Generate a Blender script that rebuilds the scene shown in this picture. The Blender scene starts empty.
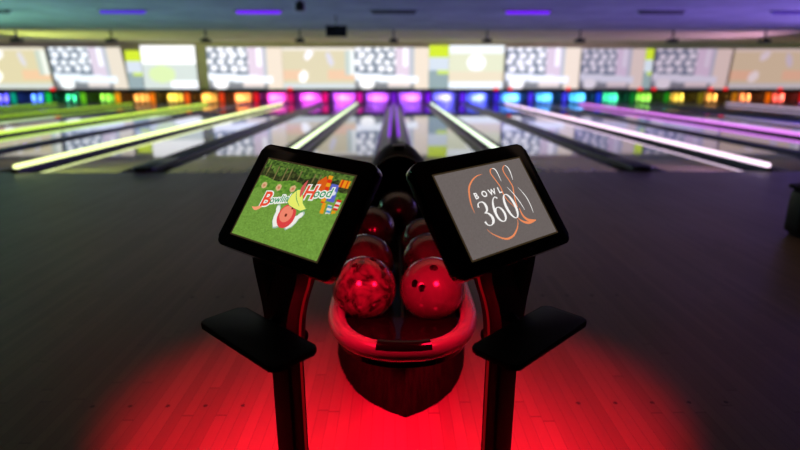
import bpy, bmesh, math, random
from mathutils import Vector, Matrix
random.seed(7)
SC = bpy.context.scene
COL = SC.collection
R = math.radians
PITCH = 1.675          # lane to lane
FOUL = 6.86            # end of the approach

# ------------------------------------------------------------------ materials
def s2l(c):
    return tuple((x/12.92 if x <= .04045 else ((x+.055)/1.055)**2.4) for x in c)

MATS = {}
def mat(name, col=(.5, .5, .5), rough=.5, spec=.5, metal=0., coat=0., coat_rough=.05, emit=None, strength=0.):
    if name in MATS: return MATS[name]
    m = bpy.data.materials.new(name); m.use_nodes = True
    b = m.node_tree.nodes['Principled BSDF']
    b.inputs['Base Color'].default_value = (*col, 1)
    b.inputs['Roughness'].default_value = rough
    b.inputs['Specular IOR Level'].default_value = spec
    b.inputs['Metallic'].default_value = metal
    b.inputs['Coat Weight'].default_value = coat
    b.inputs['Coat Roughness'].default_value = coat_rough
    if emit:
        b.inputs['Emission Color'].default_value = (*emit, 1)
        b.inputs['Emission Strength'].default_value = strength
    MATS[name] = m
    return m

def noise_mat(name, c1, c2, scale=8, rough=.5, spec=.5, detail=4, stretch=(1, 1, 1), coat=0., lo=.35, hi=.65, bump=0., distort=0.):
    m = mat(name, c1, rough, spec, coat=coat)
    nt = m.node_tree; b = nt.nodes['Principled BSDF']
    tc = nt.nodes.new('ShaderNodeTexCoord'); mp = nt.nodes.new('ShaderNodeMapping')
    mp.inputs['Scale'].default_value = stretch
    n = nt.nodes.new('ShaderNodeTexNoise'); n.inputs['Scale'].default_value = scale; n.inputs['Detail'].default_value = detail
    n.inputs['Distortion'].default_value = distort
    r = nt.nodes.new('ShaderNodeValToRGB')
    r.color_ramp.elements[0].position = lo; r.color_ramp.elements[0].color = (*c1, 1)
    r.color_ramp.elements[1].position = hi; r.color_ramp.elements[1].color = (*c2, 1)
    L = nt.links.new
    L(tc.outputs['Object'], mp.inputs['Vector']); L(mp.outputs['Vector'], n.inputs['Vector'])
    L(n.outputs['Fac'], r.inputs['Fac']); L(r.outputs['Color'], b.inputs['Base Color'])
    if bump:
        bp = nt.nodes.new('ShaderNodeBump'); bp.inputs['Strength'].default_value = bump; bp.inputs['Distance'].default_value = .01
        L(n.outputs['Fac'], bp.inputs['Height']); L(bp.outputs['Normal'], b.inputs['Normal'])
    return m

def plank_mat(name, c1, c2, width, length, rough, spec, coat=0., dots=False, rough_var=.0):
    """boards running along Y, each with its own tone, thin dark joints and grain"""
    m = mat(name, c1, rough, spec, coat=coat)
    nt = m.node_tree; b = nt.nodes['Principled BSDF']; L = nt.links.new
    N = nt.nodes.new
    def M(op, a, bb=None, cc=None):
        n = N('ShaderNodeMath'); n.operation = op
        for i, v in enumerate((a, bb, cc)):
            if v is None: continue
            if isinstance(v, (int, float)): n.inputs[i].default_value = v
            else: L(v, n.inputs[i])
        return n.outputs[0]
    tc = N('ShaderNodeTexCoord'); sp = N('ShaderNodeSeparateXYZ'); L(tc.outputs['Object'], sp.inputs[0])
    x, y = sp.outputs[0], sp.outputs[1]
    xi = M('DIVIDE', x, width); row = M('FLOOR', xi); fx = M('FRACT', xi)
    w1 = N('ShaderNodeTexWhiteNoise'); w1.noise_dimensions = '1D'; L(row, w1.inputs['W'])
    yi = M('ADD', M('DIVIDE', y, length), M('MULTIPLY', w1.outputs['Value'], 7.3))
    cy = M('FLOOR', yi)
    cv = N('ShaderNodeCombineXYZ'); L(row, cv.inputs[0]); L(cy, cv.inputs[1])
    w2 = N('ShaderNodeTexWhiteNoise'); w2.noise_dimensions = '3D'; L(cv.outputs[0], w2.inputs['Vector'])
    mp = N('ShaderNodeMapping'); mp.inputs['Scale'].default_value = (38, 1.6, 1); L(tc.outputs['Object'], mp.inputs['Vector'])
    gr = N('ShaderNodeTexNoise'); gr.inputs['Scale'].default_value = 2.2; gr.inputs['Detail'].default_value = 5; L(mp.outputs[0], gr.inputs['Vector'])
    t = M('ADD', M('MULTIPLY', w2.outputs['Value'], .65), M('MULTIPLY', gr.outputs['Fac'], .35))
    mix = N('ShaderNodeMix'); mix.data_type = 'RGBA'; L(t, mix.inputs['Factor'])
    mix.inputs['A'].default_value = (*c1, 1); mix.inputs['B'].default_value = (*c2, 1)
    joint = M('MAXIMUM', M('LESS_THAN', fx, .035), M('LESS_THAN', M('FRACT', yi), .004))
    mj = N('ShaderNodeMix'); mj.data_type = 'RGBA'; L(M('MULTIPLY', joint, .7), mj.inputs['Factor'])
    L(mix.outputs['Result'], mj.inputs['A']); mj.inputs['B'].default_value = (c1[0]*.25, c1[1]*.25, c1[2]*.25, 1)
    out = mj.outputs['Result']
    if dots:   # rows of dark inlaid approach dots
        xd = M('SUBTRACT', M('FRACT', M('ADD', M('DIVIDE', x, .1444), .5 + .06)), .5)
        dx = M('MULTIPLY', xd, .1444)
        tot = None
        for yy, rr in ((1.747, .0085), (2.78, .011)):
            dy = M('SUBTRACT', y, yy)
            d = M('SQRT', M('ADD', M('MULTIPLY', dx, dx), M('MULTIPLY', dy, dy)))
            h = M('LESS_THAN', d, rr)
            tot = h if tot is None else M('MAXIMUM', tot, h)
        ax = M('ABSOLUTE', x)
        gate = M('MULTIPLY', M('GREATER_THAN', ax, .58), M('LESS_THAN', ax, 1.3))
        mk = N('ShaderNodeMix'); mk.data_type = 'RGBA'; L(M('MULTIPLY', tot, gate), mk.inputs['Factor'])
        L(out, mk.inputs['A']); mk.inputs['B'].default_value = (.006, .005, .005, 1)
        out = mk.outputs['Result']
    L(out, b.inputs['Base Color'])
    if rough_var:
        n2 = N('ShaderNodeTexNoise'); n2.inputs['Scale'].default_value = 1.3; n2.inputs['Detail'].default_value = 4
        L(tc.outputs['Object'], n2.inputs['Vector'])
        L(M('ADD', M('MULTIPLY', M('SUBTRACT', n2.outputs['Fac'], .5), rough_var), rough), b.inputs['Roughness'])
    return m

def picture_mat():
    m = bpy.data.materials.new('glowing_picture'); m.use_nodes = True
    nt = m.node_tree; b = nt.nodes['Principled BSDF']
    a = nt.nodes.new('ShaderNodeAttribute'); a.attribute_name = 'picture'
    b.inputs['Base Color'].default_value = (.01, .01, .01, 1); b.inputs['Roughness'].default_value = .25
    b.inputs['Specular IOR Level'].default_value = .25
    nt.links.new(a.outputs['Color'], b.inputs['Emission Color']); b.inputs['Emission Strength'].default_value = 1
    return m
PICT = picture_mat()

def glow(name, srgb, k=1.0):
    c = s2l(srgb)
    return mat(name, (.02, .02, .02), .5, .2, emit=c, strength=k)

# ------------------------------------------------------------------ mesh helpers
def box(bm, lo, hi, bevel=0., seg=2, M=None):
    r = bmesh.ops.create_cube(bm, size=1)
    vs = r['verts']
    for v in vs:
        v.co = Vector([lo[i] + (v.co[i]+.5)*(hi[i]-lo[i]) for i in range(3)])
    if bevel:
        es = list({e for v in vs for e in v.link_edges})
        rr = bmesh.ops.bevel(bm, geom=es, offset=bevel, segments=seg, affect='EDGES', profile=.5)
        vs = list({v for f in rr['faces'] for v in f.verts} | {v for v in vs if v.is_valid})
    if M:
        for v in vs: v.co = M @ v.co

def frame_of(t, ref):
    t = t.normalized()
    a = ref - t*ref.dot(t)
    if a.length < 1e-5: a = Vector((1, 0, 0)) - t*t.x
    a.normalize()
    return a, t.cross(a)

def tube(bm, pts, rad, n=12, closed=False, ref=Vector((0, 0, 1)), sx=1., cap=True):
    pts = [Vector(p) for p in pts]; k = len(pts)
    rads = rad if isinstance(rad, (list, tuple)) else [rad]*k
    rings = []
    for i, p in enumerate(pts):
        if closed: t = pts[(i+1) % k]-pts[i-1]
        else: t = pts[min(i+1, k-1)]-pts[max(i-1, 0)]
        a, b = frame_of(t, ref)
        rings.append([bm.verts.new(p + (a*math.cos(2*math.pi*j/n) + b*math.sin(2*math.pi*j/n)*sx)*rads[i]) for j in range(n)])
    for i in range(k if closed else k-1):
        A, B = rings[i], rings[(i+1) % k]
        for j in range(n):
            bm.faces.new((A[j], A[(j+1) % n], B[(j+1) % n], B[j]))
    if cap and not closed:
        bm.faces.new(rings[0][::-1]); bm.faces.new(rings[-1])

def prism(bm, outline, lo, hi, axis=2, bevel=0., M=None):
    """outline: 2D points; extruded along axis from lo to hi"""
    def P(p, h):
        if axis == 2: return Vector((p[0], p[1], h))
        if axis == 1: return Vector((p[0], h, p[1]))
        return Vector((h, p[0], p[1]))
    A = [bm.verts.new(P(p, lo)) for p in outline]; B = [bm.verts.new(P(p, hi)) for p in outline]
    n = len(outline)
    f0 = bm.faces.new(A[::-1]); f1 = bm.faces.new(B)
    for i in range(n): bm.faces.new((A[i], A[(i+1) % n], B[(i+1) % n], B[i]))
    vs = A+B
    if bevel:
        es = list(set(f0.edges) | set(f1.edges))
        rr = bmesh.ops.bevel(bm, geom=es, offset=bevel, segments=2, affect='EDGES', profile=.5)
        vs = list({v for f in rr['faces'] for v in f.verts} | {v for v in vs if v.is_valid})
    if M:
        for v in vs: v.co = M @ v.co

def lathe(bm, prof, n=20, c=(0, 0, 0)):
    rings = []
    for r, z in prof:
        if r < 1e-6: rings.append([bm.verts.new((c[0], c[1], c[2]+z))])
        else: rings.append([bm.verts.new((c[0]+r*math.cos(2*math.pi*j/n), c[1]+r*math.sin(2*math.pi*j/n), c[2]+z)) for j in range(n)])
    for A, B in zip(rings, rings[1:]):
        for j in range(n):
            a0, a1 = A[j % len(A)], A[(j+1) % len(A)]; b0, b1 = B[j % len(B)], B[(j+1) % len(B)]
            q = [a0, a1, b1, b0]; u = []
            for v in q:
                if v not in u: u.append(v)
            if len(u) > 2: bm.faces.new(u)

def rounded(w0, w1, h0, h1, r, n=6):
    out = []
    for cx, cy, a0 in ((w1-r, h1-r, 0), (w0+r, h1-r, 90), (w0+r, h0+r, 180), (w1-r, h0+r, 270)):
        for i in range(n+1):
            a = R(a0+90*i/n); out.append((cx+r*math.cos(a), cy+r*math.sin(a)))
    return out

def catmull(pts, k=8, closed=False):
    P = [Vector(p) for p in pts]; n = len(P); out = []
    rng = n if closed else n-1
    for i in range(rng):
        if closed: p0, p1, p2, p3 = P[i-1], P[i], P[(i+1) % n], P[(i+2) % n]
        else: p0, p1, p2, p3 = P[max(i-1, 0)], P[i], P[i+1], P[min(i+2, n-1)]
        for j in range(k):
            t = j/k
            out.append(.5*((2*p1)+(p2-p0)*t+(2*p0-5*p1+4*p2-p3)*t*t+(3*p1-p0-3*p2+p3)*t**3))
    if not closed: out.append(P[-1])
    return out

def ribbon(bm, pts, wid, M, z=.0006, k=8, closed=False, raw=False):
    """flat stroke of varying width drawn in the plane of M (x right, y up, z out), pts in metres"""
    if raw: C3 = [Vector((p[0], p[1], 0)) for p in pts]; W = list(wid)
    else:
        C3 = catmull([(p[0], p[1], 0) for p in pts], k, closed)
        W = [v.x for v in catmull([(w, 0, 0) for w in wid], k, closed)]
    n = len(C3); L_, R_ = [], []
    for i, p in enumerate(C3):
        if closed: t = C3[(i+1) % n]-C3[i-1]
        else: t = C3[min(i+1, n-1)]-C3[max(i-1, 0)]
        t.normalize(); q = Vector((-t.y, t.x, 0))*(W[i]*.5)
        L_.append(bm.verts.new(M @ (p+q+Vector((0, 0, z))))); R_.append(bm.verts.new(M @ (p-q+Vector((0, 0, z)))))
    for i in range(n if closed else n-1):
        j = (i+1) % n
        bm.faces.new((L_[i], R_[i], R_[j], L_[j]))

def poly(bm, pts, M, z):
    bm.faces.new([bm.verts.new(M @ Vector((p[0], p[1], z))) for p in pts])

# ------------------------------------------------------------------ object helpers
def tag(o, label=None, cat=None, group=None, kind=None):
    if label: o['label'] = label
    if cat: o['category'] = cat
    if group: o['group'] = group
    if kind: o['kind'] = kind
    return o

def build(name, bm, m, parent=None, loc=None, smooth=True, angle=40, inside=False):
    """link one mesh object; vertices are given in world space, loc becomes the origin"""
    bmesh.ops.recalc_face_normals(bm, faces=bm.faces)
    if inside: bmesh.ops.reverse_faces(bm, faces=bm.faces)
    base = Vector(loc) if loc else Vector((0, 0, 0))
    for v in bm.verts: v.co -= base
    me = bpy.data.meshes.new(name); bm.to_mesh(me); bm.free()
    if m: me.materials.append(m)
    if smooth:
        for p in me.polygons: p.use_smooth = True
        try: me.set_sharp_from_angle(angle=R(angle))
        except Exception: pass
    o = bpy.data.objects.new(name, me); COL.objects.link(o)
    if parent:
        o.parent = parent
        o.location = base - world_of(parent)
    else: o.location = base
    return o

def world_of(o):
    v = Vector(o.location)
    while o.parent: o = o.parent; v += Vector(o.location)
    return v

def empty(name, loc, label, cat, group=None):
    o = bpy.data.objects.new(name, None); COL.objects.link(o)
    o.location = loc; o.empty_display_size = .05
    return tag(o, label, cat, group)

def part(name, bm, m, parent, **k):
    return build(name, bm, m, parent, loc=world_of(parent), **k)

def picture(name, w, h, nx, ny, func, corner, parent=None, loc=None, gain=1., hot=0.):
    """a grid whose points carry the colours of the picture shown on the screen; corner(u,v) gives the world point"""
    me = bpy.data.meshes.new(name); vs = []; cols = []
    base = Vector(loc) if loc else world_of(parent)
    for j in range(ny+1):
        for i in range(nx+1):
            u, v = i/nx, j/ny
            vs.append(corner(u, v)-base)
            q = func(u, v); c = s2l([min(1, max(0, x)) for x in q]); k = gain*(1+hot*max(0., min(1., (min(q)-.84)/.12))); cols.extend((c[0]*k, c[1]*k, c[2]*k, 1))
    fs = [(j*(nx+1)+i, j*(nx+1)+i+1, (j+1)*(nx+1)+i+1, (j+1)*(nx+1)+i) for j in range(ny) for i in range(nx)]
    me.from_pydata([tuple(v) for v in vs], [], fs)
    at = me.color_attributes.new('picture', 'FLOAT_COLOR', 'POINT'); at.data.foreach_set('color', cols)
    me.materials.append(PICT)
    o = bpy.data.objects.new(name, me); COL.objects.link(o)
    if parent: o.parent = parent; o.location = base-world_of(parent)
    else: o.location = base
    return o

def text_bm(s, size, M, z=.0006, offset=0., shear=0., spacing=1., bold=0.):
    cu = bpy.data.curves.new('t', 'FONT'); cu.body = s; cu.size = size; cu.offset = offset; cu.shear = shear
    cu.space_character = spacing; cu.fill_mode = 'FRONT'; cu.align_x = 'CENTER'; cu.align_y = 'CENTER'; cu.resolution_u = 4
    o = bpy.data.objects.new('t', cu); COL.objects.link(o)
    dg = bpy.context.evaluated_depsgraph_get(); dg.update()
    me = bpy.data.meshes.new_from_object(o.evaluated_get(dg))
    bm = bmesh.new(); bm.from_mesh(me)
    for v in bm.verts: v.co = M @ Vector((v.co.x, v.co.y, z))
    bpy.data.objects.remove(o); bpy.data.curves.remove(cu); bpy.data.meshes.remove(me)
    return bm

def lamp(name, kind, loc, target, energy, color, size=.1, size_y=None, spot=None, blend=.5, spread=None):
    l = bpy.data.lights.new(name, kind); l.energy = energy; l.color = color
    if kind == 'AREA':
        l.size = size
        if size_y: l.shape = 'RECTANGLE'; l.size_y = size_y
        if spread: l.spread = spread
    else: l.shadow_soft_size = size
    if kind == 'SPOT': l.spot_size = R(spot); l.spot_blend = blend
    o = bpy.data.objects.new(name, l); COL.objects.link(o); o.location = loc
    d = Vector(target)-Vector(loc)
    o.rotation_euler = d.to_track_quat('-Z', 'Y').to_euler()
    return o

def ordinal(k):
    return ['first', 'second', 'third', 'fourth', 'fifth', 'sixth', 'seventh', 'eighth', 'ninth', 'tenth', 'eleventh', 'twelfth', 'thirteenth'][k]

# ------------------------------------------------------------------ base materials
M_appr = plank_mat('approach_wood', (.110, .080, .060), (.170, .128, .098), .042, 1.4, .42, .42, dots=True, rough_var=.14)
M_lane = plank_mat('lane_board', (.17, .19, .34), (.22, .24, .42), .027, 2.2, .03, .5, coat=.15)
M_gutter = mat('gutter_plastic', (.012, .012, .014), .35, .4)
M_black = mat('black_plastic', (.006, .006, .0065), .42, .35)
M_gloss = mat('black_gloss_plastic', (.0045, .0045, .005), .12, .45)
M_satin = noise_mat('black_powder_coat', (.003, .003, .0032), (.005, .005, .0053), 300, .55, .10)
M_arm = noise_mat('dark_grey_powder_coat', (.011, .011, .011), (.017, .016, .016), 300, .5, .3)
M_rim = mat('pale_rim_plastic', (.24, .21, .22), .33, .5)
M_hull = noise_mat('dark_pedestal_laminate', (.0015, .0014, .0014), (.004, .0036, .0035), 26, .85, .04, stretch=(3, 3, .5))
M_ceil = noise_mat('ceiling_paint', (.28, .31, .315), (.36, .39, .40), 1.2, .9, .1)
M_cream = noise_mat('cream_wall_paint', (.62, .57, .33), (.70, .64, .40), 1.5, .85, .15)
M_side = noise_mat('dark_wall_paint', (.05, .05, .055), (.07, .07, .075), 2, .9, .2)
M_curtain = noise_mat('pit_curtain', (.22, .22, .22), (.36, .36, .36), 30, .9, .1, stretch=(1, 1, .1))
M_pin = mat('white_pin_plastic', (.85, .85, .85), .25, .5)
M_alu = mat('grey_metal', (.25, .25, .26), .4, .5, metal=.8)

# ------------------------------------------------------------------ setting
def structure(name, bm, m, smooth=False):
    return tag(build(name, bm, m, smooth=smooth), kind='structure')
WX = 20.6
bm = bmesh.new(); box(bm, (-WX, -4, -.3), (WX, FOUL, 0)); structure('floor', bm, M_appr)
bm = bmesh.new(); box(bm, (-WX, FOUL, -.3), (WX, 28.2, -.1)); structure('floor_lanes', bm, M_black)
bm = bmesh.new(); box(bm, (-WX, -4, 2.82), (WX, 19.7, 3.0)); structure('ceiling', bm, M_ceil)
bm = bmesh.new(); box(bm, (-WX, 19.7, 2.82), (WX, 28.2, 3.0)); structure('ceiling_rear', bm, M_cream)
bm = bmesh.new(); box(bm, (-WX, 26.3, .66), (WX, 26.5, 2.82)); structure('wall_back', bm, M_cream)
bm = bmesh.new(); box(bm, (-WX, 26.24, .5), (WX, 26.5, .66), .01); structure('trim_1', bm, M_black)
bm = bmesh.new(); box(bm, (-WX, 25.98, .5), (WX, 26.24, .585), .01); structure('trim_2', bm, M_black)
bm = bmesh.new(); box(bm, (-WX, 28.0, -.1), (WX, 28.2, 2.82)); structure('wall_pit', bm, M_side)
bm = bmesh.new(); box(bm, (-WX-.2, -4, -.3), (-WX, 28.2, 3.0)); structure('wall_left', bm, M_side)
bm = bmesh.new(); box(bm, (WX, -4, -.3), (WX+.2, 28.2, 3.0)); structure('wall_right', bm, M_side)
bm = bmesh.new(); box(bm, (-WX-.2, -4.2, -.3), (WX+.2, -4, 3.0)); structure('wall_front', bm, M_side)

# ------------------------------------------------------------------ lanes, pits, pins
PITC = ['indigo', 'blue', 'green', 'lime', 'amber', 'yellow', 'golden', 'orange', 'pink', 'magenta', 'orchid', 'violet',
        'purple', 'ultramarine', 'royal blue', 'azure', 'sky blue', 'cyan', 'teal', 'lime', 'yellow', 'amber', 'orange', 'red orange']
PITRGB = [(.25, .2, 1), (.05, .4, 1), (0, 1, .6), (.55, .95, .05), (1, .62, .02), (1, .8, .05), (1, .65, .02), (1, .5, .02),
          (1, .1, .75), (.95, .12, .95), (.8, .2, 1), (.72, .22, 1),
          (.62, .2, 1), (.32, .3, 1), (.18, .28, 1), (.1, .5, 1), (.12, .6, 1), (.0, .65, 1), (0, 1, .65), (.55, .95, .05),
          (1, .82, .05), (1, .65, .02), (1, .5, .05), (1, .22, .02)]
def gutter_bm(x0, x1):
    bm = bmesh.new(); n = 8; prof = []
    xc, rr = (x0+x1)/2, (x1-x0)/2
    for i in range(n+1):
        a = math.pi*(1+i/n); prof.append((xc+rr*math.cos(a), -.012+.075*math.sin(a)))
    prof = prof + [(x1, -.1), (x0, -.1)]
    prism(bm, prof, FOUL, 26.1, axis=1)
    return bm
pin_prof = [(0, 0), (.026, 0), (.030, .012), (.047, .06), (.058, .095), (.0605, .115), (.058, .14), (.047, .19), (.031, .235), (.0235, .262), (.0228, .28),
            (.026, .305), (.0318, .33), (.0322, .345), (.028, .362), (.018, .376), (0, .381)]
pin_mesh = None
def side_words(i):
    k = i if i >= 0 else -i-1
    return f"{ordinal(k)} lane {'right' if i >= 0 else 'left'} of the ball return"
for n, i in enumerate(range(-12, 12)):
    x = (i+.5)*PITCH
    lane = empty('bowling_lane', (x, FOUL, -.1), f"glossy {side_words(i)}, ending at {PITC[n]} lit pins", 'lane', 'bowling lanes')
    bm = bmesh.new(); box(bm, (x-.525, FOUL, -.1), (x+.525, 27.0, 0), .004, 1); part('lane_bed', bm, M_lane, lane, smooth=False)
    part('gutter', gutter_bm(x-.765, x-.525), M_gutter, lane); part('gutter', gutter_bm(x+.525, x+.765), M_gutter, lane)
    # pit behind the pins
    pit = empty('pin_pit', (x, 27.5, -.1), f"{PITC[n]} pit curtain behind the pins of the {side_words(i)}", 'pit', 'lit pin pits')
    bm = bmesh.new(); cw = .62; k = 24; pts = [(x-cw+2*cw*q/k, 27.55+.012*math.cos(q*math.pi)) for q in range(k+1)]
    prism(bm, pts + [(x+cw, 27.60), (x-cw, 27.60)], -.1, .62); part('curtain', bm, M_curtain, pit)
    bm = bmesh.new(); tube(bm, [(x-.5, 26.62, .56), (x+.5, 26.62, .56)], .018); part('light_tube', bm, glow('pit_tube_'+str(n), PITRGB[n], 1.2), pit)
    lc = s2l(PITRGB[n]); mx = .2126*lc[0]+.7152*lc[1]+.0722*lc[2]
    lamp('pit_light', 'AREA', (x, 26.15, .47), (x, 27.0, .15), (70 if -5 < i < 4 else 46)*(.6/(mx+.32)), tuple(c*.9+.06 for c in lc), .9, .06)
    # ten pins
    for row in range(4):
        for q in range(row+1):
            px = x + (q-row/2)*.3048; py = 26.05+.55+row*.264-.3
            if pin_mesh is None:
                bm = bmesh.new(); lathe(bm, pin_prof, 14); o = build('bowling_pin', bm, M_pin); pin_mesh = o
            else: o = pin_mesh.copy(); COL.objects.link(o)
            o.location = (px, py, 0)
            tag(o, f"white pin in the {PITC[n]} lit rack, {side_words(i)}", 'bowling pin', f"pins of the {side_words(i)}")

DIVC = {-12: ('blue', (.1, .2, .9)), -11: ('teal', (0, .62, .5)), -10: ('green', (.05, .78, .3)), -9: ('lime green', (.4, .75, .1)), -8: ('amber', (.95, .6, .05)),
        -7: ('orange', (.95, .5, .05)), -6: ('deep orange', (.95, .38, .08)), -5: ('red orange', (.9, .25, .08)), -4: ('red', (.9, .05, .15)), -3: ('crimson', (.85, .03, .4)),
        -2: ('hot pink', (.95, .02, .5)), -1: ('magenta', (.9, .05, .65)), 0: ('violet', (.45, .1, .8)), 1: ('purple', (.5, .08, .95)), 2: ('indigo', (.4, .15, .95)),
        3: ('blue violet', (.25, .15, .9)), 4: ('blue', (.3, .2, .95)), 5: ('royal blue', (.25, .25, .95)), 6: ('deep blue', (.08, .25, .85)), 7: ('dark green', (0, .45, .15)),
        8: ('green', (.1, .5, .05)), 9: ('olive', (.45, .4, .02)), 10: ('amber', (.7, .42, .02)), 11: ('orange', (.9, .4, .02)), 12: ('red', (.8, .05, .05))}
def bound_words(j):
    if j == 0: return 'in line with the ball return'
    return f"{ordinal(abs(j)-1)} {'right' if j > 0 else 'left'} of the ball return line"
for j in range(-12, 13):
    x = j*PITCH; nm, c = DIVC[j]
    d = empty('pin_divider', (x, 26.2, -.1), f"{nm} lit divider between pin racks, {bound_words(j)}", 'divider', 'dividers between the pin racks')
    bm = bmesh.new(); box(bm, (x-.20, 26.15, -.1), (x+.20, 27.5, .5), .015); part('side_panel', bm, M_black, d)
    bm = bmesh.new(); box(bm, (x-.12, 26.13, .02), (x+.12, 26.15, .47), .006); part('light_panel', bm, glow('divider_glow_'+str(j), c, 1.0), d)

STRIP = {-11: ((.55, .8, .1), .8), -9: ((.6, .85, .12), .8), -7: ((.66, .86, .12), .9), -5: ((.80, .96, .32), 1.5), -3: ((.95, 1, .66), 2.0), -1: ((.92, 1, .80), 1.8),
         1: ((.92, 1, .88), 1.8), 3: ((1, .88, .98), 1.9), 5: ((.92, .52, .98), 1.4), 7: None, 9: ((.85, .75, .88), .9), 11: ((.8, .5, .95), .8)}
SW = {-11: 'lime', -9: 'lime green', -7: 'yellow green', -5: 'yellow green', -3: 'pale lime', -1: 'pale green white', 1: 'mint white', 3: 'pinkish white', 5: 'magenta', 7: 'unlit', 9: 'pale pink', 11: 'lilac'}
for od in range(-11, 12, 2):
    x = .012+od*PITCH
    words = f"{ordinal((abs(od)-1)//2)} {'right' if od > 0 else 'left'} of ball return"
    d = empty('lane_divider', (x, FOUL, -.1), f"lane divider with a {SW[od]} light strip, {words}" if STRIP[od] else f"dark lane divider with an unlit strip, {words}", 'lane divider', 'light strip dividers between lanes')
    bm = bmesh.new(); box(bm, (x-.056, FOUL+.005, -.1), (x+.056, 25.9, .05), .01); part('divider_base', bm, M_black, d)
    bm = bmesh.new(); tube(bm, [(x, FOUL+.03, .075), (x, 24.0, .075)], .034, 12)
    part('light_strip', bm, glow('strip_'+str(od), *STRIP[od]) if STRIP[od] else M_gutter, d)
for ev in range(-12, 13, 2):
    x = ev*PITCH
    words = 'in line with the ball return' if ev == 0 else f"{ordinal(abs(ev)//2-1)} {'right' if ev > 0 else 'left'} of the ball return line"
    d = empty('lane_capping', (x, FOUL, -.1), f"black unlit capping between two lanes, {words}", 'lane capping', 'black cappings between lanes')
    bm = bmesh.new(); box(bm, (x-.07, FOUL+.005, -.1), (x+.07, 25.9, .03), .012); part('capping_rail', bm, M_black, d)
    bm = bmesh.new(); prism(bm, rounded(x-.15, x+.15, FOUL+.02, FOUL+.95, .08), .001, .06, bevel=.012); part('end_cover', bm, M_black, d)
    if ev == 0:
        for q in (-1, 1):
            bm = bmesh.new(); tube(bm, [(q*.10, 11, .03), (q*.10, 25.5, .03)], .024, 8); part('edge_reflection', bm, glow('violet_reflection', (.55, .1, .9), 1.3), d)  # glowing tubes standing in for violet reflections along the gutter edges

# ------------------------------------------------------------------ projected pictures on the back wall
KX = .0481
def fx(px): return (px-394.3)*KX
def zz(py): return 1.22+26.25*math.tan(math.atan((225-py)/520)-R(15.9))
def h2(a, b): return (math.sin(a*127.1+b*311.7)*43758.5453) % 1
def picA(seed, tint=(1, 1, 1)):
    rnd = random.Random(seed)
    bl = [(.05+.13*a+.04*(b % 2)+rnd.uniform(-.01, .01), .97-.16*b+rnd.uniform(-.02, .02), .046+.014*rnd.random()) for a in range(5) for b in range(4)]
    def f(u, v):
        c = [.66, .69, .74]
        if u < .55:
            c = [.52, .57, .64]
            for x, y, r in bl:
                dd = math.hypot((u-x)*1.15, (v-y)*.75)
                if dd < r: c = [.98, .98, 1.0]
        elif u < .74: c = [.93, .86, .93]
        elif u < .80: c = [.80, .82, .86]
        else: c = [.98, .92, .85]
        if .66 < u < .72 and v > .55: c = [.97, .96, .99]
        w = v-.30+.10*u
        if abs(w) < .09 and u < .86: c = [.95, .97, 1.0]
        elif w < -.09 and u < .8: c = [.70, .73, .76] if v > .12 else [.55, .56, .58]
        if math.hypot((u-.16)*1.1, (v-.12)*.8) < .11: c = [1, 1, 1]
        if .45 < u < .75 and .03 < v < .17: c = [.95, .90, .88]
        return [c[q]*tint[q] for q in range(3)]
    return f
def picC(seed, tint=(1, 1, 1)):
    def f(u, v):
        c = [.91, .87, .74]
        if .22 < v < .46 and (u < .32 or u > .62): c = [.98, .83, .70]
        if math.hypot((u-.28-.1*(v-.3))*2.6, (v-.30)*1.1) < .16: c = [1, 1, 1]
        if math.hypot((u-.36-.2*(v-.8))*2.4, (v-.82)*1.1) < .13: c = [.96, .95, .98]
        if math.hypot((u-.66+.15*(v-.7))*4, (v-.72)*.9) < .16: c = [.88, .87, .93]
        if u > .86 and v > .35: c = [.82, .87, .85] if u < .93 else [.93, .95, .95]
        if v < .12: c = [.86, .89, .90]
        if v > .93: c = [.95, .92, .88]
        return [c[q]*tint[q] for q in range(3)]
    return f
def picB(u, v):
    if v > .58: return [1, 1, 1]
    c = [.86, .90, .88]
    if math.hypot((u-.35)*.8, v-.34) < .2: c = [.90, .98, .74]
    if v < .2 and u > .5: c = [.97, .98, 1]
    return c
def picS(u, v):
    if v > .72: return [.86, .95, .22]
    if v > .42: return [.86, .90, .95]
    if .35 < v < .42 and u > .4: return [.85, .95, .4]
    return [.62, .70, .72]
def picP(u, v):
    if v > .82: return [.93, .95, .97]
    if math.hypot((u-.5), (v-.6)*.9) < .17: return [.97, .97, 1]
    if v < .15: return [.93, .96, 1]
    return [.94, .95, .84] if v > .4 else [.97, .92, .82]
DIM = (.88, .82, .88)
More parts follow.
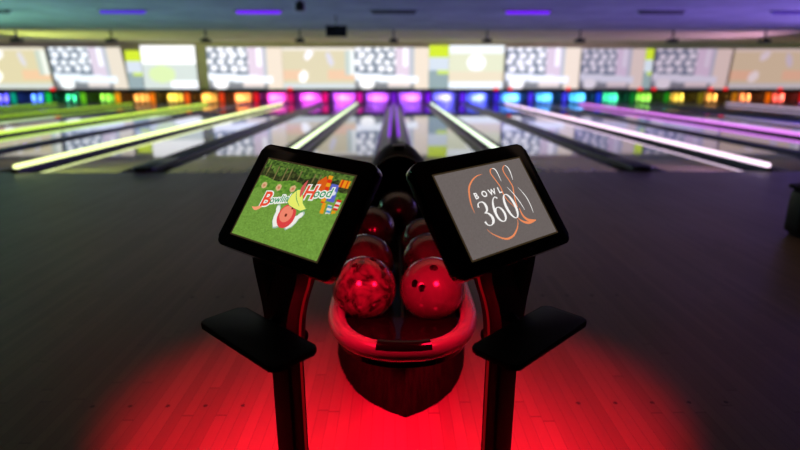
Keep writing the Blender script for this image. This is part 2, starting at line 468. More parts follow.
SCR = [(-22, 52, 46, picC(1, (1, 1, .95)), 'cream projected picture with pale orange band at the far left of the back wall', 14),
       (55, 127, 46, picA(2, (.97, .99, .99)), 'projected picture of white bokeh spots just right of the leftmost cream picture', 14),
       (127.3, 142.5, 49, picS, 'narrow projected strip with a lime block left of the white and green picture', 0),
       (143, 197, 44, picB, 'projected picture with blank white top and pale green lower part', 0),
       (208, 283, 46, picA(3), 'projected picture of white bokeh spots right of the bare olive wall gap', 0),
       (283.2, 355, 46, picC(4), 'cream projected picture with white pins and orange band under the hanging black monitor', 0),
       (355.2, 429.5, 46, picA(5), 'projected picture of white bokeh spots directly behind the ball return hood', 0),
       (429.7, 449.5, 43.5, picS, 'narrow projected strip with a lime top right of the central bokeh picture', 0),
       (449.7, 505, 43.5, picP, 'pale projected picture taller than its neighbours right of the lime strip', 0),
       (507, 582, 46, picA(6, (.98, .97, 1)), 'projected picture of white bokeh spots right of the tall pale picture', 0),
       (583, 647, 47, picA(7, (.90, .86, .92)), 'dimmer projected picture of bokeh spots left of the small lime strip', 0),
       (647.2, 655.5, 47, picS, 'narrowest projected strip with small lime top, right half of the back wall', 0),
       (656, 733, 47, picA(8, DIM), 'dim projected picture of bokeh spots beside the rightmost cream picture', -8),
       (735, 822, 47, picC(9, (.90, .82, .84)), 'dim cream projected picture with orange band at the far right of the back wall', -8)]
for x0, x1, yt, fn, lab, sk in SCR:
    xa, xb, z0, z1 = fx(x0), fx(x1), .665, zz(yt+1.5)
    g = 1.0 if x0 < 580 else .85
    dx = sk*KX*.25
    t = empty('projection_screen', ((xa+xb)/2, 26.27, z0), lab, 'projected screen', 'pictures along the back wall')
    bm = bmesh.new()
    prism(bm, [(xa, z0), (xb, z0), (xb-dx, z1), (xa-dx if x0 > 0 else xa, z1)], 26.262, 26.3, axis=1); part('screen_panel', bm, M_side, t, smooth=False)
    def corner(u, v, xa=xa, xb=xb, z0=z0, z1=z1, dx=dx, fl=(x0 > 0)):
        return Vector((xa+(xb-xa)*u-dx*v*(1 if fl else u), 26.26, z0+(z1-z0)*v))
    picture('picture', 1, 1, max(10, int((x1-x0)*.8)), 34, fn, corner, t, gain=g, hot=.3)

# red indicator lamps on the black ledge
for q, px in enumerate((53, 290, 497.5, 512, 571, 644, 658, 716, 731, 787)):
    bm = bmesh.new(); box(bm, (fx(px)-.11, 26.0, .585), (fx(px)+.11, 26.1, .72), .045, 3)
    o = build('indicator_lamp', bm, glow('red_indicator', (1, .02, .08), 1.1), loc=(fx(px), 26.05, .585))
    where = ['far left, under the gap between cream and bokeh pictures', 'above the magenta lit rack left of the ball return', 'above the azure rack, left of a close pair', 'second of the close pair above the azure rack', 'above the sky blue rack, on its own',
             'above the teal and lime racks, left of a pair', 'above the lime rack, right of a pair', 'above the amber rack, left one of a pair', 'above the amber rack, right one of a pair', 'at the far right above the red orange rack'][q]
    tag(o, f"red ledge light {where}", 'indicator light', 'red lights on the ledge')

# ------------------------------------------------------------------ ceiling things
tubec = {-2: ((.30, .10, .80), 1.2), -1: ((.42, .06, .92), 1.4), 1: ((.42, .07, .92), 1.4), 3: ((.22, .1, .62), .7)}
for k in range(-3, 4):
    x = k*3.35
    lit = k in tubec
    w = {-3: 'unlit tube light at the upper left corner of the ceiling', -2: 'leftmost purple tube light on the ceiling', -1: 'second purple tube light from the left on the ceiling', 0: 'unlit tube light above the ball return line',
         1: 'purple tube light right of the middle unlit one', 2: 'unlit tube light on the right of the ceiling', 3: 'dim violet blue tube light at the upper right corner'}[k]
    t = empty('ceiling_tube_light', (x, 13.9, 2.82), w, 'tube light', 'tube lights across the ceiling')
    bm = bmesh.new(); box(bm, (x-.6, 13.84, 2.795), (x+.6, 13.96, 2.82), .008); part('housing', bm, M_side, t)
    bm = bmesh.new(); tube(bm, [(x-.54, 13.9, 2.775), (x+.54, 13.9, 2.775)], .05); part('tube', bm, glow('uv_tube_'+str(k), *tubec[k]) if lit else M_side, t)
    if lit: lamp('uv_light', 'AREA', (x, 13.9, 2.72), (x, 13.9, 0), 45, (.30, .17, 1), 1.1, .08, spread=R(118))
proj_ws = 'hanging from the ceiling edge before the back wall'
for k in range(-4, 5):
    x = k*3.35; y = 19.75
    w = 'above the ball return line' if k == 0 else f"{ordinal(abs(k)-1)} {'right' if k > 0 else 'left'} of the ball return line"
    t = empty('projector', (x, y, 2.82), f"dark ceiling projector before the back wall, {w}", 'projector', 'projectors along the ceiling edge')
    bm = bmesh.new(); tube(bm, [(x, y, 2.82), (x, y, 2.52)], .035); part('mount_pole', bm, M_black, t)
    bm = bmesh.new(); box(bm, (x-.15, y-.16, 2.40), (x+.15, y+.16, 2.53), .02); part('projector_body', bm, M_black, t)
    bm = bmesh.new(); tube(bm, [(x+.06, y+.15, 2.465), (x+.06, y+.19, 2.465)], .035); part('lens', bm, M_gloss, t)
t = empty('hanging_monitor', (-1.56, 15.05, 2.82), 'black monitor hanging under the ceiling left of the ball return line', 'monitor')
bm = bmesh.new(); box(bm, (-1.84, 15.0, 2.27), (-1.27, 15.08, 2.56), .01); part('monitor_housing', bm, M_black, t)
bm = bmesh.new(); box(bm, (-1.82, 14.996, 2.29), (-1.29, 15.0, 2.54)); part('screen', bm, M_gloss, t, smooth=False)
bm = bmesh.new(); tube(bm, [(-1.56, 15.05, 2.82), (-1.56, 15.05, 2.55)], .025); part('mount_pole', bm, M_black, t)
t = empty('ceiling_speaker', (-2.0, 12.0, 2.82), 'small dark speaker hanging from the ceiling at the top edge left of the ball return', 'speaker')
bm = bmesh.new(); box(bm, (-2.10, 11.92, 2.58), (-1.90, 12.1, 2.76), .03, 3); part('speaker_box', bm, M_black, t)
bm = bmesh.new(); tube(bm, [(-2.0, 12.0, 2.82), (-2.0, 12.0, 2.75)], .03); part('mount', bm, M_black, t)

# ------------------------------------------------------------------ ball return
CX = .027
br = empty('ball_return', (CX, 2.4, 0), 'black ball return with red lit rim, holding bowling balls between the two consoles', 'ball return')
# pedestal with a pointed prow
half = [(0, 1.665), (.062, 1.70), (.130, 1.755), (.19, 1.83), (.235, 1.92), (.268, 2.02), (.292, 2.14), (.30, 2.3), (.30, 3.3), (.25, 3.5)]
skew = lambda y: .014*max(0, 1-(y-1.665)/.6)
outl = [(CX+a+skew(b), b) for a, b in half] + [(CX-a+skew(b), b) for a, b in reversed(half[1:])]
bm = bmesh.new()
zs = [(0., 1.0), (.015, 1.0), (.2, .985), (.37, .93)]
rings = []
for z, s in zs:
    rings.append([bm.verts.new((CX+(px-CX)*(s*.90 if z > .3 else s*(1-.1*z/.37)), 2.6+(py-2.6)*s, z)) for px, py in outl])
for A, B in zip(rings, rings[1:]):
    for q in range(len(A)): bm.faces.new((A[q], A[(q+1) % len(A)], B[(q+1) % len(A)], B[q]))
bm.faces.new(rings[0][::-1]); bm.faces.new(rings[-1])
part('pedestal', bm, M_hull, br, angle=30)
def ucurve(hw, y0, y1, yend, z, n=22):
    """half-oval front with straight sides, from the left back round the front to the right back"""
    pts = []
    for q in range(8): pts.append((CX-hw, yend+(y1-yend)*q/8, z))
    for q in range(n+1):
        a = math.pi+math.pi*q/n
        ca, sa = math.cos(a), math.sin(a)
        e = .86
        pts.append((CX+hw*math.copysign(abs(ca)**e, ca), y1+(y1-y0)*math.copysign(abs(sa)**e, sa), z))
    for q in range(1, 9): pts.append((CX+hw, y1+(yend-y1)*q/8, z))
    return pts
U = ucurve(.223, 1.345, 1.66, 3.0, .455)
bm = bmesh.new(); tube(bm, U, .029, 16, sx=1.); part('rim', bm, M_rim, br)
# black insert at the very front of the rim
mid = [p for p in U if abs(p[0]-CX) < .094 and p[1] < 1.45]
bm = bmesh.new(); tube(bm, [(p[0], p[1]+.003, p[2]+.005) for p in mid], .0295, 16); part('front_insert', bm, M_gloss, br)
# tray bowl under the rim
bm = bmesh.new()
lay = [(.243, 1.338, .455), (.235, 1.37, .435), (.215, 1.43, .39), (.19, 1.52, .36)]
rr = []
for hw, y0, z in lay: rr.append([bm.verts.new(p) for p in ucurve(hw, y0, 1.66, 3.4, z)])
for A, B in zip(rr, rr[1:]):
    for q in range(len(A)-1): bm.faces.new((A[q], A[q+1], B[q+1], B[q]))
bm.faces.new(rr[-1])
part('tray_shell', bm, M_black, br)
# sloping front shelf and ball bed
bm = bmesh.new(); prism(bm, [(p[0], p[1]) for p in ucurve(.226, 1.352, 1.66, 3.42, 0)], .398, .4165); part('ball_bed', bm, M_gloss, br)
bm = bmesh.new()
a = [p for p in ucurve(.222, 1.352, 1.66, 1.60, 0)]
a = [(p[0], min(p[1], 1.60)) for p in a if p[1] <= 1.60]
n_ = len(a)
A = [bm.verts.new((p[0], p[1], .417)) for p in a]
B = [bm.verts.new((p[0], p[1], .462-.02*((p[1]-1.352)/.25))) for p in a]
bm.faces.new(A[::-1]); bm.faces.new(B)
for q in range(n_): bm.faces.new((A[q], A[(q+1) % n_], B[(q+1) % n_], B[q]))
bmesh.ops.bevel(bm, geom=[e for e in bm.edges if all(v in B for v in e.verts)], offset=.006, segments=2, affect='EDGES')
front_plate = part('front_plate', bm, M_gloss, br)
bm = bmesh.new(); box(bm, (CX-.006, 1.60, .4165), (CX+.006, 2.85, .425), .003); part('centre_rib', bm, M_black, br)
# hood
bm = bmesh.new(); G = []
ny, na = 18, 24
for q in range(ny+1):
    t_ = q/ny; y = 2.86+.80*t_
    s = math.sqrt(max(0., 1-(max(0, (t_-.25)/.75))**2.4)) if t_ > .25 else 1-.10*((.25-t_)/.25)**2
    ring = []
    for p in range(na+1):
        a_ = math.pi*p/na
        ring.append(bm.verts.new((CX+.235*math.cos(a_)*max(s, .02)*(1.0), y, .40+.445*math.sin(a_)*max(s, .02))))
    G.append(ring)
for A, B in zip(G, G[1:]):
    for p in range(na): bm.faces.new((A[p], A[p+1], B[p+1], B[p]))
hood = part('hood', bm, M_satin, br)
md = hood.modifiers.new('thick', 'SOLIDIFY'); md.thickness = .02; md.offset = -1
bm = bmesh.new(); tube(bm, [(CX+.228*math.cos(math.pi*p/24), 2.855, .40+.395*math.sin(math.pi*p/24)) for p in range(25)], .014, 10, ref=Vector((0, 1, 0))); part('hood_lip', bm, M_gloss, br)
bm = bmesh.new(); box(bm, (CX-.035, 2.93, .835), (CX+.035, 3.0, .852), .008); part('hood_highlight', bm, M_alu, br)  # added metal block standing in for a faint highlight on the hood
bm = bmesh.new(); box(bm, (CX-.2, 3.5, .02), (CX+.2, 3.62, .42), .03); part('rear_cover', bm, M_satin, br)

# ------------------------------------------------------------------ bowling balls
def ball_mat(name, c1, c2, sc, dist, rough=.2):
    return noise_mat(name, c1, c2, sc, rough, .5, detail=6, coat=.6, lo=.38, hi=.62, distort=dist)
M_b = [ball_mat('marbled_ball', (.02, .014, .014), (.17, .12, .12), 9, 3.0), ball_mat('pale_ball', (.10, .088, .082), (.15, .125, .12), 5, .8),
       ball_mat('dusky_ball', (.02, .015, .017), (.06, .04, .04), 7, 2), ball_mat('olive_ball', (.025, .03, .022), (.055, .06, .045), 7, 2), ball_mat('smoky_ball', (.03, .03, .03), (.06, .06, .06), 6, 1)]
RB = .109
def make_ball(loc, m, label, holes=None):
    c = Vector(loc)
    if holes: root = empty('bowling_ball', c-Vector((0, 0, RB)), label, 'bowling ball', 'balls on the ball return')
    bm = bmesh.new(); bmesh.ops.create_uvsphere(bm, u_segments=56, v_segments=36, radius=RB)
    for v in bm.verts: v.co += c
    if not holes:
        o = build('bowling_ball', bm, m, loc=c-Vector((0, 0, RB)), angle=80)
        return tag(o, label, 'bowling ball', 'balls on the ball return')
    shell = part('ball_shell', bm, m, root, angle=60)
    cut = bmesh.new()
    for d, r in holes:
        d = Vector(d).normalized(); tube(cut, [c+d*(RB-.03), c+d*(RB+.02)], r, 20, ref=Vector((.3, .2, 1)))
    co = build('cutter', cut, None, loc=world_of(shell), smooth=False)
    md = shell.modifiers.new('b', 'BOOLEAN'); md.object = co; md.operation = 'DIFFERENCE'; md.solver = 'EXACT'
    bpy.context.view_layer.update()
    dg = bpy.context.evaluated_depsgraph_get(); dg.update()
    me = bpy.data.meshes.new_from_object(shell.evaluated_get(dg))
    shell.modifiers.clear(); shell.data = me
    for p in me.polygons: p.use_smooth = True
    try: me.set_sharp_from_angle(angle=R(35))
    except Exception: pass
    bpy.data.objects.remove(co)
    for d, r in holes:
        d = Vector(d).normalized(); hb = bmesh.new()
        tube(hb, [c+d*(RB-.0302), c+d*(RB-.0010)], r*1.0, 20, ref=Vector((.3, .2, 1)), cap=False)
        ring = [v for v in hb.verts][:20]; hb.faces.new(ring)
        part('finger_hole', hb, M_gloss, root)
    return root
ZB = .4165+RB
eye = Vector((0, 0, 1.22))
def dirs(c, offs):
    """finger hole directions, given as offsets seen by somebody looking at the ball from above its front"""
    c = Vector(c); f = (eye-c).normalized(); r = Vector((0, 0, 1)).cross(f).normalized(); u = f.cross(r)
    out = []
    for a, b, rad in offs:
        k = math.sqrt(max(.02, 1-a*a-b*b)); out.append((r*a+u*b+f*k, rad))
    return out
b1 = (-.104, 1.655, ZB); b2 = (.128, 1.645, ZB)
make_ball(b1, M_b[0], 'dark marbled bowling ball in the front of the ball return, left one of two', dirs(b1, [(-.28, .68, .011), (.56, .60, .011), (.30, .86, .013)]))
make_ball(b2, M_b[1], 'plain red lit bowling ball with three finger holes, front right on the ball return', dirs(b2, [(-.52, .14, .0125), (-.30, .01, .0125), (.04, .62, .0135)]))
make_ball((-.112, 1.915, ZB), M_b[2], 'dusky bowling ball right behind the marbled front ball')
make_ball((.140, 1.93, ZB), M_b[3], 'dark olive bowling ball right behind the three holed front ball')
make_ball((.138, 2.165, ZB), M_b[3], 'dark bowling ball third from the front on the right side of the ball return')
make_ball((-.105, 2.37, ZB), M_b[2], 'dark bowling ball behind the left pair, partly hidden by the left screen')
make_ball((.020, 2.74, ZB), M_b[4], 'rearmost dark bowling ball in the middle before the hood')

# ------------------------------------------------------------------ consoles
ELW = 0
def shade(c, k): return [x*k for x in c]
def forest(u, v):
    """lawn with trees, targets and banners, u right, v up"""
    g = h2(round(u*60), round(v*70))
    c = [.43+.05*g, .59+.06*g, .23+.04*g]
    g2 = h2(round(u*160+3), round(v*150))
    c = shade(c, .90+.16*g2)
    edge = .58+.10*u+.04*math.sin(u*31)
    if v > edge:                      # bushes
        k = h2(round(u*40), round(v*38)); c = [.30+.16*k, .48+.16*k, .15+.08*k]
    tree = .755+.05*u+.02*math.sin(u*17+1)
    if v > tree:
        k = h2(round(u*55+9), round(v*44))
        c = [.15+.14*k, .17+.16*k, .09+.07*k]
        if v > tree+.09+.03*math.sin(u*23):
            c = [.16+.26*k, .26+.28*k, .10+.12*k]
        for tu in (.06, .17, .27, .33, .44, .60, .66):
            if abs(u-tu-.02*(v-.8)) < .006 and v < .93: c = [.48, .44, .27]
    for tx, ty in ((.10, .66), (.275, .675), (.435, .70)):
        dd = math.hypot((u-tx)*1.33, v-ty)
        if dd < .042: c = [.86, .70, .52]
        if dd < .018: c = [.80, .50, .36]
    if u > .62 and v > .52-.3*(.9-u):   # tents and banners at the right
        bu, bv = u+.12*(v-.5), v
        if .66 < u < .77 and .74 < v < .93 and v < .93-1.2*abs(u-.72): c = [.85, .36, .10]
        if abs(bu-.82) < .022 and .62 < v < .95: c = [.86, .20, .10] if int(v*22) % 2 else [.92, .62, .12]
        if .85 < bu < .93 and .66 < v < .86: c = [.36, .40, .78] if math.hypot(bu-.89, v-.76) > .03 else [.85, .88, .95]
        if .88 < u < .985 and .84 < v < .93: c = [.93, .58, .10] if int(u*60) % 3 else [.80, .25, .08]
        if .93 < u < .975 and .58 < v < .70: c = [.85, .15, .12] if int(v*40) % 2 else [.9, .88, .85]
        if abs(bu-.84) < .018 and .50 < v < .63: c = [.92, .60, .10]
        if .88 < bu < .925 and .48 < v < .62: c = [.30, .58, .80] if int(v*36) % 2 else [.92, .9, .85]
        if abs(bu-.955) < .02 and .44 < v < .57: c = [.90, .62, .08]
    return shade(c, .98)
def greyscreen(u, v):
    g = h2(round(u*200), round(v*160))*.03
    return [.405+g+.03*v*0, .372+g, .362+g]

def console(sg):
    left = sg < 0
    base = Vector((sg*.30, 1.30, 0))
    t = empty('bowling_console', base, 'black console left of the ball return, its touchscreen showing a green lawn' if left
              else 'black console right of the ball return, its grey touchscreen reading BOWL 360', 'console', 'touchscreen consoles')
    if left: r, u, n = Vector((.81203, -.58102, -.05500)), Vector((.38412, .46113, .79988)), Vector((-.43939, -.67066, .59763))
    else: r, u, n = Vector((.81203, .58102, .05500)), Vector((-.38412, .46113, .79988)), Vector((.43939, -.67066, .59763))
    c = Vector((sg*.253, 1.25, .919))
    T = Matrix((( r.x, u.x, n.x, c.x), (r.y, u.y, n.y, c.y), (r.z, u.z, n.z, c.z), (0, 0, 0, 1)))
    yaw = R(38)*(-sg)*-1     # the console turns outwards
    Z = Matrix.Translation(base) @ Matrix.Rotation(yaw, 4, 'Z')
    # base plate and post
    bm = bmesh.new(); prism(bm, rounded(-.15, .15, -.13, .11, .04), 0, .014, bevel=.004, M=Z); part('base_plate', bm, M_satin, t)
    bm = bmesh.new(); prism(bm, rounded(-.040, .040, -.028, .028, .008, 3), .012, .66, M=Z); part('post', bm, M_satin, t)
    # flared arm: outline in (lateral, height); the inner side faces the ball return
    si = 1 if left else -1
    Out = [(-.040, .52), (-.043, .58), (-.052, .64), (-.066, .70), (-.076, .76), (-.078, .86)]
    Inn = [(.100, .86), (.099, .76), (.090, .71), (.065, .65), (.048, .59), (.040, .52)]
    fin = catmull([(a, b, 0) for a, b in Inn], 5)
    sm = [(p.x*si, p.y) for p in catmull([(a, b, 0) for a, b in Out], 5)] + [(p.x*si, p.y) for p in fin]
    bm = bmesh.new(); prism(bm, sm, -.034, .034, axis=1, bevel=.004, M=Z); arm = part('arm', bm, M_arm, t)
    bm = bmesh.new(); prism(bm, [(-.052*si, .745), (.018*si, .745), (-.022*si, .655)], -.0365, -.0335, axis=1, bevel=.001, M=Z); part('arm_inset', bm, M_gloss, arm)
    bm = bmesh.new(); tube(bm, [Z @ Vector((-.01*si, -.045, .80)), Z @ Vector((-.01*si, -.03, .80))], .032, 20); part('pivot_cap', bm, M_gloss, arm)
    # plate behind the monitor
    bm = bmesh.new(); box(bm, (-.09, -.10, -.060), (.09, .03, -.035), .006, M=T); part('mount_plate', bm, M_satin, t)
    # red light strip along the inner edge of arm and post
    pth = fin
    P = [Z @ Vector(((p.x+.0025)*si, .012, p.y)) for p in pth if p.y < .80] + [Z @ Vector((si*.0425, .012, z)) for z in (.45, .3, .15, .03)]
    bm = bmesh.new(); tube(bm, P, .0035, 8, ref=Vector((0, 1, 0))); part('light_strip', bm, glow('red_led_strip', (.75, .03, .08), .28), t)
    # lamp heads that throw the red light
    bm = bmesh.new(); tube(bm, [(sg*.225, 1.295, .80), (sg*.204, 1.309, .783)], [.014, .02], 14); part('lamp_head', bm, M_satin, t)
    bm = bmesh.new(); q0 = Z @ Vector((0, .026, .53)); q1 = Z @ Vector((0, .056, .505)); tube(bm, [q0, q1], [.018, .024], 16); part('lamp_head', bm, M_satin, t)
    # shelf
    bm = bmesh.new()
    S = Matrix.Translation((sg*.333, 1.133, 0)) @ Matrix.Rotation(R(43.5)*sg, 4, 'Z')
    prism(bm, rounded(-.163, .163, -.063, .063, .016), .612, .628, bevel=.004, M=S); sh = part('shelf', bm, M_satin, t)
    bm = bmesh.new(); e0 = Z @ Vector((0, -.02, .60)); e1 = S @ Vector((0.0, 0, .60)); tube(bm, [e0, e1], .014, 10); part('shelf_bracket', bm, M_satin, sh)
    # monitor
    bm = bmesh.new(); prism(bm, rounded(-.190 if left else -.198, .198 if left else .190, -.152, .146, .022), -.036, .0, bevel=.004, M=T); mon = part('monitor_housing', bm, M_gloss, t)
    bm = bmesh.new(); prism(bm, rounded(-.15, .15, -.115, .11, .03), -.060, -.034, bevel=.006, M=T); part('rear_cover', bm, M_satin, mon)
    # thin bronze border, given a faint glow though no lamp, and the screen
    bm = bmesh.new()
    w0, w1, h0, h1 = -.151, .154, -.119, .108
    for a, b in (((w0, h0), (w1, h0+.004)), ((w0, h1-.004), (w1, h1)), ((w0, h0+.004), (w0+.004, h1-.004)), ((w1-.004, h0+.004), (w1, h1-.004))):
        box(bm, (a[0], a[1], -.001), (b[0], b[1], .0012), M=T)
    part('screen_border', bm, mat('bronze_border', (.17, .115, .055), .4, .4, emit=(.10, .066, .03), strength=.35), mon)
    w0 += .004; w1 -= .004; h0 += .004; h1 -= .004
    scr = picture('screen', 1, 1, 150, 112, forest if left else greyscreen, lambda a, b: T @ Vector((w0+(w1-w0)*a, h0+(h1-h0)*b, .0008)), t, gain=1.0)
    E_ = lambda nm, rgb, k=1.: glow('screen_'+nm, rgb, k)
    mm = .001
    if left:
        def TR(x, y, a): return T @ Matrix.Translation((x*mm, y*mm, 0)) @ Matrix.Rotation(R(a), 4, 'Z')
        W, Gn, Rd = E_('white', (.93, .93, .90)), E_('green', (.05, .56, .34)), E_('red', (.90, .30, .20))
        for nm, s, size, x, y, a, off, m2 in (('capital_letter', 'B', .056, -89, -7, 12, .0012, Rd), ('small_letters', 'owlin\u2019', .027, -42, 3, 16, .0004, Gn), ('capital_letter', 'H', .052, 38, 37, 10, .0012, Rd), ('small_letters', 'ood', .034, 79, 44, 12, .0004, Gn)):
            part(nm+'_outline', text_bm(s, size, TR(x, y, a), .0012, off+.0032, .25), W, scr, smooth=False)
            part(nm, text_bm(s, size, TR(x, y, a), .0018, off, .25), m2, scr, smooth=False)
        # orange lower halves of the capitals are drawn as brush tails
        bm = bmesh.new(); ribbon(bm, [(-.122, -.034), (-.106, -.036), (-.090, -.026)], [.001, .010, .006], T, .0016); part('letter_tail', bm, E_('tail', (.96, .62, .45)), scr, smooth=False)
        # emblem: two pins, ball with holes, green pointed hat with a feather
        def pinshape(x, y, a, k):
            prof = [(0, -.5), (.13, -.48), (.20, -.2), (.17, .02), (.09, .2), (.11, .36), (.06, .48), (0, .5)]
            pts = [(p, q) for p, q in prof] + [(-p, q) for p, q in reversed(prof[1:-1])]
            ca, sa = math.cos(R(a)), math.sin(R(a))
            return [((x+k*(p*ca-q*sa))*mm, (y+k*(p*sa+q*ca))*mm) for p, q in pts]
        for x, y, a in ((-25, -40, 22), (33, -38, -38)):
            bm = bmesh.new(); poly(bm, pinshape(x, y, a, 66), T, .0013); part('emblem_pin_outline', bm, E_('grey', (.62, .72, .66)), scr, smooth=False)
            bm = bmesh.new(); poly(bm, pinshape(x, y, a, 58), T, .0019); part('emblem_pin', bm, W, scr, smooth=False)
        def disc(x, y, rx, ry, n_=26): return [((x+rx*math.cos(2*math.pi*q/n_))*mm, (y+ry*math.sin(2*math.pi*q/n_))*mm) for q in range(n_)]
        bm = bmesh.new(); poly(bm, disc(4, -34, 28, 32), T, .0022); part('emblem_ball', bm, E_('ballred', (.85, .26, .26)), scr, smooth=False)
        bm = bmesh.new(); poly(bm, disc(1, -29, 20, 22), T, .0025); part('emblem_ball_shine', bm, E_('ballpink', (.93, .52, .42)), scr, smooth=False)
        bm = bmesh.new(); poly(bm, disc(2, -32, 4, 4.5, 12), T, .0028); poly(bm, disc(12, -11, 3, 3.5, 12), T, .0028); part('emblem_holes', bm, E_('brown', (.42, .14, .08)), scr, smooth=False)
        hat = [(-13, 2), (-10, 22), (2, 38), (14, 40), (28, 22), (36, 8), (54, -4), (40, -12), (20, -10), (0, -6)]
        bm = bmesh.new(); poly(bm, [(a*mm*1.06-.001, b*mm*1.08-.0007) for a, b in hat], T, .0027); part('emblem_hat_outline', bm, Gn, scr, smooth=False)
        bm = bmesh.new(); poly(bm, [(a*mm, b*mm) for a, b in hat], T, .0031); part('emblem_hat', bm, E_('hat', (.90, .92, .42)), scr, smooth=False)
        bm = bmesh.new(); ribbon(bm, [(.000, .034), (.010, .016), (.030, -.002)], [.001, .0022, .001], T, .0033); part('hat_fold', bm, Gn, scr, smooth=False)
        bm = bmesh.new(); ribbon(bm, [(.020, .022), (.016, .045), (.020, .068)], [.004, .012, .001], T, .0034); part('emblem_feather', bm, E_('feather', (.80, .34, .34)), scr, smooth=False)
    else:
        W, Og = E_('bright', (.97, .96, .95)), E_('orange', (.93, .55, .36))
        S1 = lambda pts: [(a*mm, b*mm) for a, b in pts]
        def stroke(nm, items, m2, z=.0014):
            bm = bmesh.new()
            for pts, w in items: ribbon(bm, S1(pts), [q*mm for q in w], T, z)
            return part(nm, bm, m2, scr, smooth=False)
        stroke('logo_arc', [([(-1.3, 81.6), (-19.1, 80.9), (-39.2, 73.3), (-59.6, 57.7), (-70.9, 38.0), (-78.9, 12.5), (-80.6, -9.8)], [.6, 2.5, 3.6, 4.6, 4.6, 3.5, .8])], Og)
        stroke('logo_arc', [([(-67.8, -55.5), (-59.9, -68.1), (-48.9, -77.8), (-34.5, -87.8), (-20.4, -93.0), (-3.5, -91.9), (9.6, -87.0), (26.8, -74.8), (37.0, -62.3), (40, -52)], [.6, 2, 3, 4.2, 5, 5, 4.4, 3.2, 2, .6])], Og)
        stroke('pin_outline', [([(40, 91.5), (31.4, 89.0), (27.0, 78.1), (31.7, 59.8), (36.7, 38.6), (35.3, 18.8), (38, 2), (46, -14), (55, -28)], [1.5, 3, 3.4, 3.2, 3, 3, 2.4, 2, 1])], Og, .0013)
        stroke('pin_outline', [([(86, 93), (74.5, 85.4), (71.9, 71.7), (76.0, 48.5), (77.3, 30.6), (69.8, 11.7), (63, -8), (60, -25)], [1.5, 3, 3.4, 3.4, 3.4, 3.6, 3.4, 2])], Og, .0013)
        stroke('pin_highlight', [([(40.1, 91.5), (46.7, 88.0), (49.4, 76.9), (48.6, 52.0)], [1.5, 3, 2.8, 1])], W)
        stroke('pin_highlight', [([(86.6, 92.9), (93.1, 83.9), (93.4, 67.7), (89.0, 48.9)], [1.5, 3, 2.8, 1])], W)
        stroke('pin_highlight', [([(58, 34), (69.5, 8.9), (76.2, -15.6), (79.2, -36.4)], [.8, 2.4, 2.4, 1])], W)
        stroke('pin_highlight', [([(94, 26), (104.5, -1.3), (106.5, -25.1), (103.5, -49.4)], [.8, 2.4, 2.4, 1])], W)
        stroke('pin_base', [([(64, -28), (63.5, -47.3), (69.8, -60), (80.2, -67), (99.8, -70)], [2, 5, 7, 7.5, 2]), ([(43.3, -49.2), (53.0, -62.7), (72.4, -71.5), (98.8, -70.5)], [1.5, 5, 6.5, 2])], Og)
        for ch, x in zip('BOWL', (-52.3, -24.8, 2.8, 28.5)):
            part('word_letter', text_bm(ch, .0225, T @ Matrix.Translation((x*mm, 29.8*mm, 0)), .0016, .0006), W, scr, smooth=False)
        def digit(x0, y0, w, h, strokes, z=.0020):
            bm = bmesh.new()
            for pts, wd, cl in strokes: ribbon(bm, [((x0+a*w)*mm, (y0+b*h)*mm) for a, b in pts], [q*mm for q in wd], T, z, closed=cl)
            part('numeral', bm, W, scr, smooth=False)
        ell = lambda cx, cy, rx, ry, n_=16: [(cx+rx*math.cos(2*math.pi*q/n_), cy+ry*math.sin(2*math.pi*q/n_)) for q in range(n_)]
        ew = lambda thick, thin, n_=16: [thin+(thick-thin)*abs(math.cos(2*math.pi*q/n_))**1.4 for q in range(n_)]
        digit(-65, -50, 36, 64, [([(.08, .80), (.18, .93), (.42, .985), (.68, .93), (.76, .76), (.66, .60), (.40, .525)], [5, 3, 2, 5, 7.5, 5, 1.8], False),
                                 ([(.36, .525), (.64, .48), (.84, .30), (.76, .12), (.46, .01), (.18, .05), (.06, .20)], [1.8, 4, 8, 7, 2.2, 3, 6], False)])
        digit(-23, -50, 36, 66, [(ell(.5, .30, .38, .29), ew(7, 2), True), ([(.88, .93), (.70, 1.0), (.44, .92), (.22, .70), (.12, .44), (.13, .26)], [4.5, 2.5, 3, 6, 7.5, 6], False)])
        digit(20, -51, 38, 68, [(ell(.5, .5, .40, .485), ew(8, 2.0), True)])
    # small grey bar on the lower bezel
    bm = bmesh.new(); box(bm, (.03, -.139, -.001), (.05, -.132, .0012), .0008, 1, M=T); part('bezel_label', bm, mat('bezel_grey', (.03, .03, .032), .5, .3), mon)
    return t
console(-1)
console(1)

# dark low cabinet cut by the right edge of the picture
t = empty('low_cabinet', (3.5, 3.93, 0), 'dark rounded low cabinet standing on the approach at the right edge', 'cabinet')
bm = bmesh.new(); box(bm, (3.14, 3.84, .02), (3.95, 4.02, .38), .04, 4); part('cabinet_body', bm, M_black, t)
bm = bmesh.new(); box(bm, (3.18, 3.87, 0), (3.91, 3.99, .03), .005); part('plinth', bm, M_gutter, t)
bm = bmesh.new(); prism(bm, rounded(3.12, 3.97, 3.82, 4.04, .06), .38, .405, bevel=.006); part('cabinet_top', bm, M_satin, t)

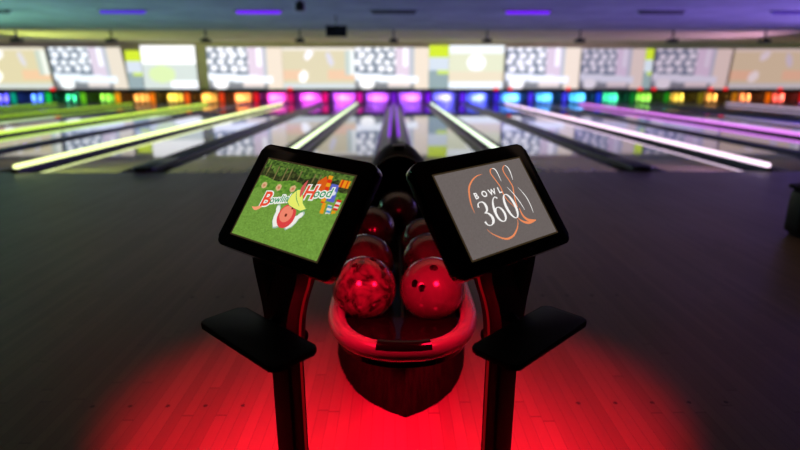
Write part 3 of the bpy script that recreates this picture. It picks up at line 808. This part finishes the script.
# ------------------------------------------------------------------ lights
RED = (1, .003, .03)
for sg in (-1, 1):
    lamp('console_red_spot', 'SPOT', (sg*.315, 1.39, .50), (sg*.37, 1.54, 0), 92, RED, .02, spot=103, blend=.3)
    lamp('console_ball_spot', 'SPOT', (sg*.198, 1.315, .775), (sg*.05, 1.58, .47), 12, RED, .05, spot=95, blend=.6)
lamp('ceiling_fill_right', 'AREA', (18, 12, 1.4), (13, 13, 4.1), 1250, (.42, .22, 1), 7, 1.0, spread=R(62))  # added fill tinting the right of the ceiling purple, no fixture
lamp('ceiling_fill_left', 'AREA', (-18, 12, 1.4), (-13, 13, 4.1), 1350, (.34, .90, .54), 7, 1.0, spread=R(62))  # added fill tinting the left of the ceiling green, no fixture
lamp('rear_fill_right', 'AREA', (16.5, 21.5, 1.6), (9, 22.5, 2.8), 105, (.80, .42, 1), 3, .6, spread=R(70))  # unseen fill added to turn the rear ceiling mauve at right
lamp('rear_fill_left', 'AREA', (-16.5, 21.5, 1.6), (-9, 22.5, 2.8), 110, (.80, 1, .30), 3, .6, spread=R(70))  # unseen fill added to turn the rear ceiling olive at left
lamp('lane_fill_right', 'AREA', (19.5, 12.5, 2.3), (5, 13.5, 0), 520, (.32, .20, 1), 5, .6, spread=R(46))  # added violet fill over the right lanes, no lamp behind it
lamp('lane_fill_left', 'AREA', (-19.5, 12.5, 2.3), (-5, 13.5, 0), 250, (.45, .6, 1), 5, .6, spread=R(46))  # added blue fill over the left lanes, no lamp behind it
lamp('warm_fill', 'AREA', (0, 4.3, 2.80), (0, 4.3, 0), 15, (1, .66, .46), 9, 3, spread=R(130))  # added warm fill countering the blue tint on the approach, no fitting
W_ = bpy.data.worlds.new('World'); SC.world = W_; W_.use_nodes = True
W_.node_tree.nodes['Background'].inputs[0].default_value = (.01, .01, .012, 1); W_.node_tree.nodes['Background'].inputs[1].default_value = .3

# ------------------------------------------------------------------ camera
cam = bpy.data.cameras.new('camera'); co = bpy.data.objects.new('camera', cam); COL.objects.link(co)
co.location = (0, 0, 1.22); co.rotation_euler = (R(90-15.9), 0, R(-.66))
cam.sensor_width = 36; cam.lens = 23.4; cam.clip_start = .02; cam.clip_end = 200
cam.dof.use_dof = True; cam.dof.focus_distance = 1.42; cam.dof.aperture_fstop = 1.5
SC.camera = co
SC.view_settings.view_transform = 'Standard'; SC.view_settings.look = 'None'; SC.view_settings.gamma = 1; SC.view_settings.exposure = 0
SC.view_settings.use_curve_mapping = False
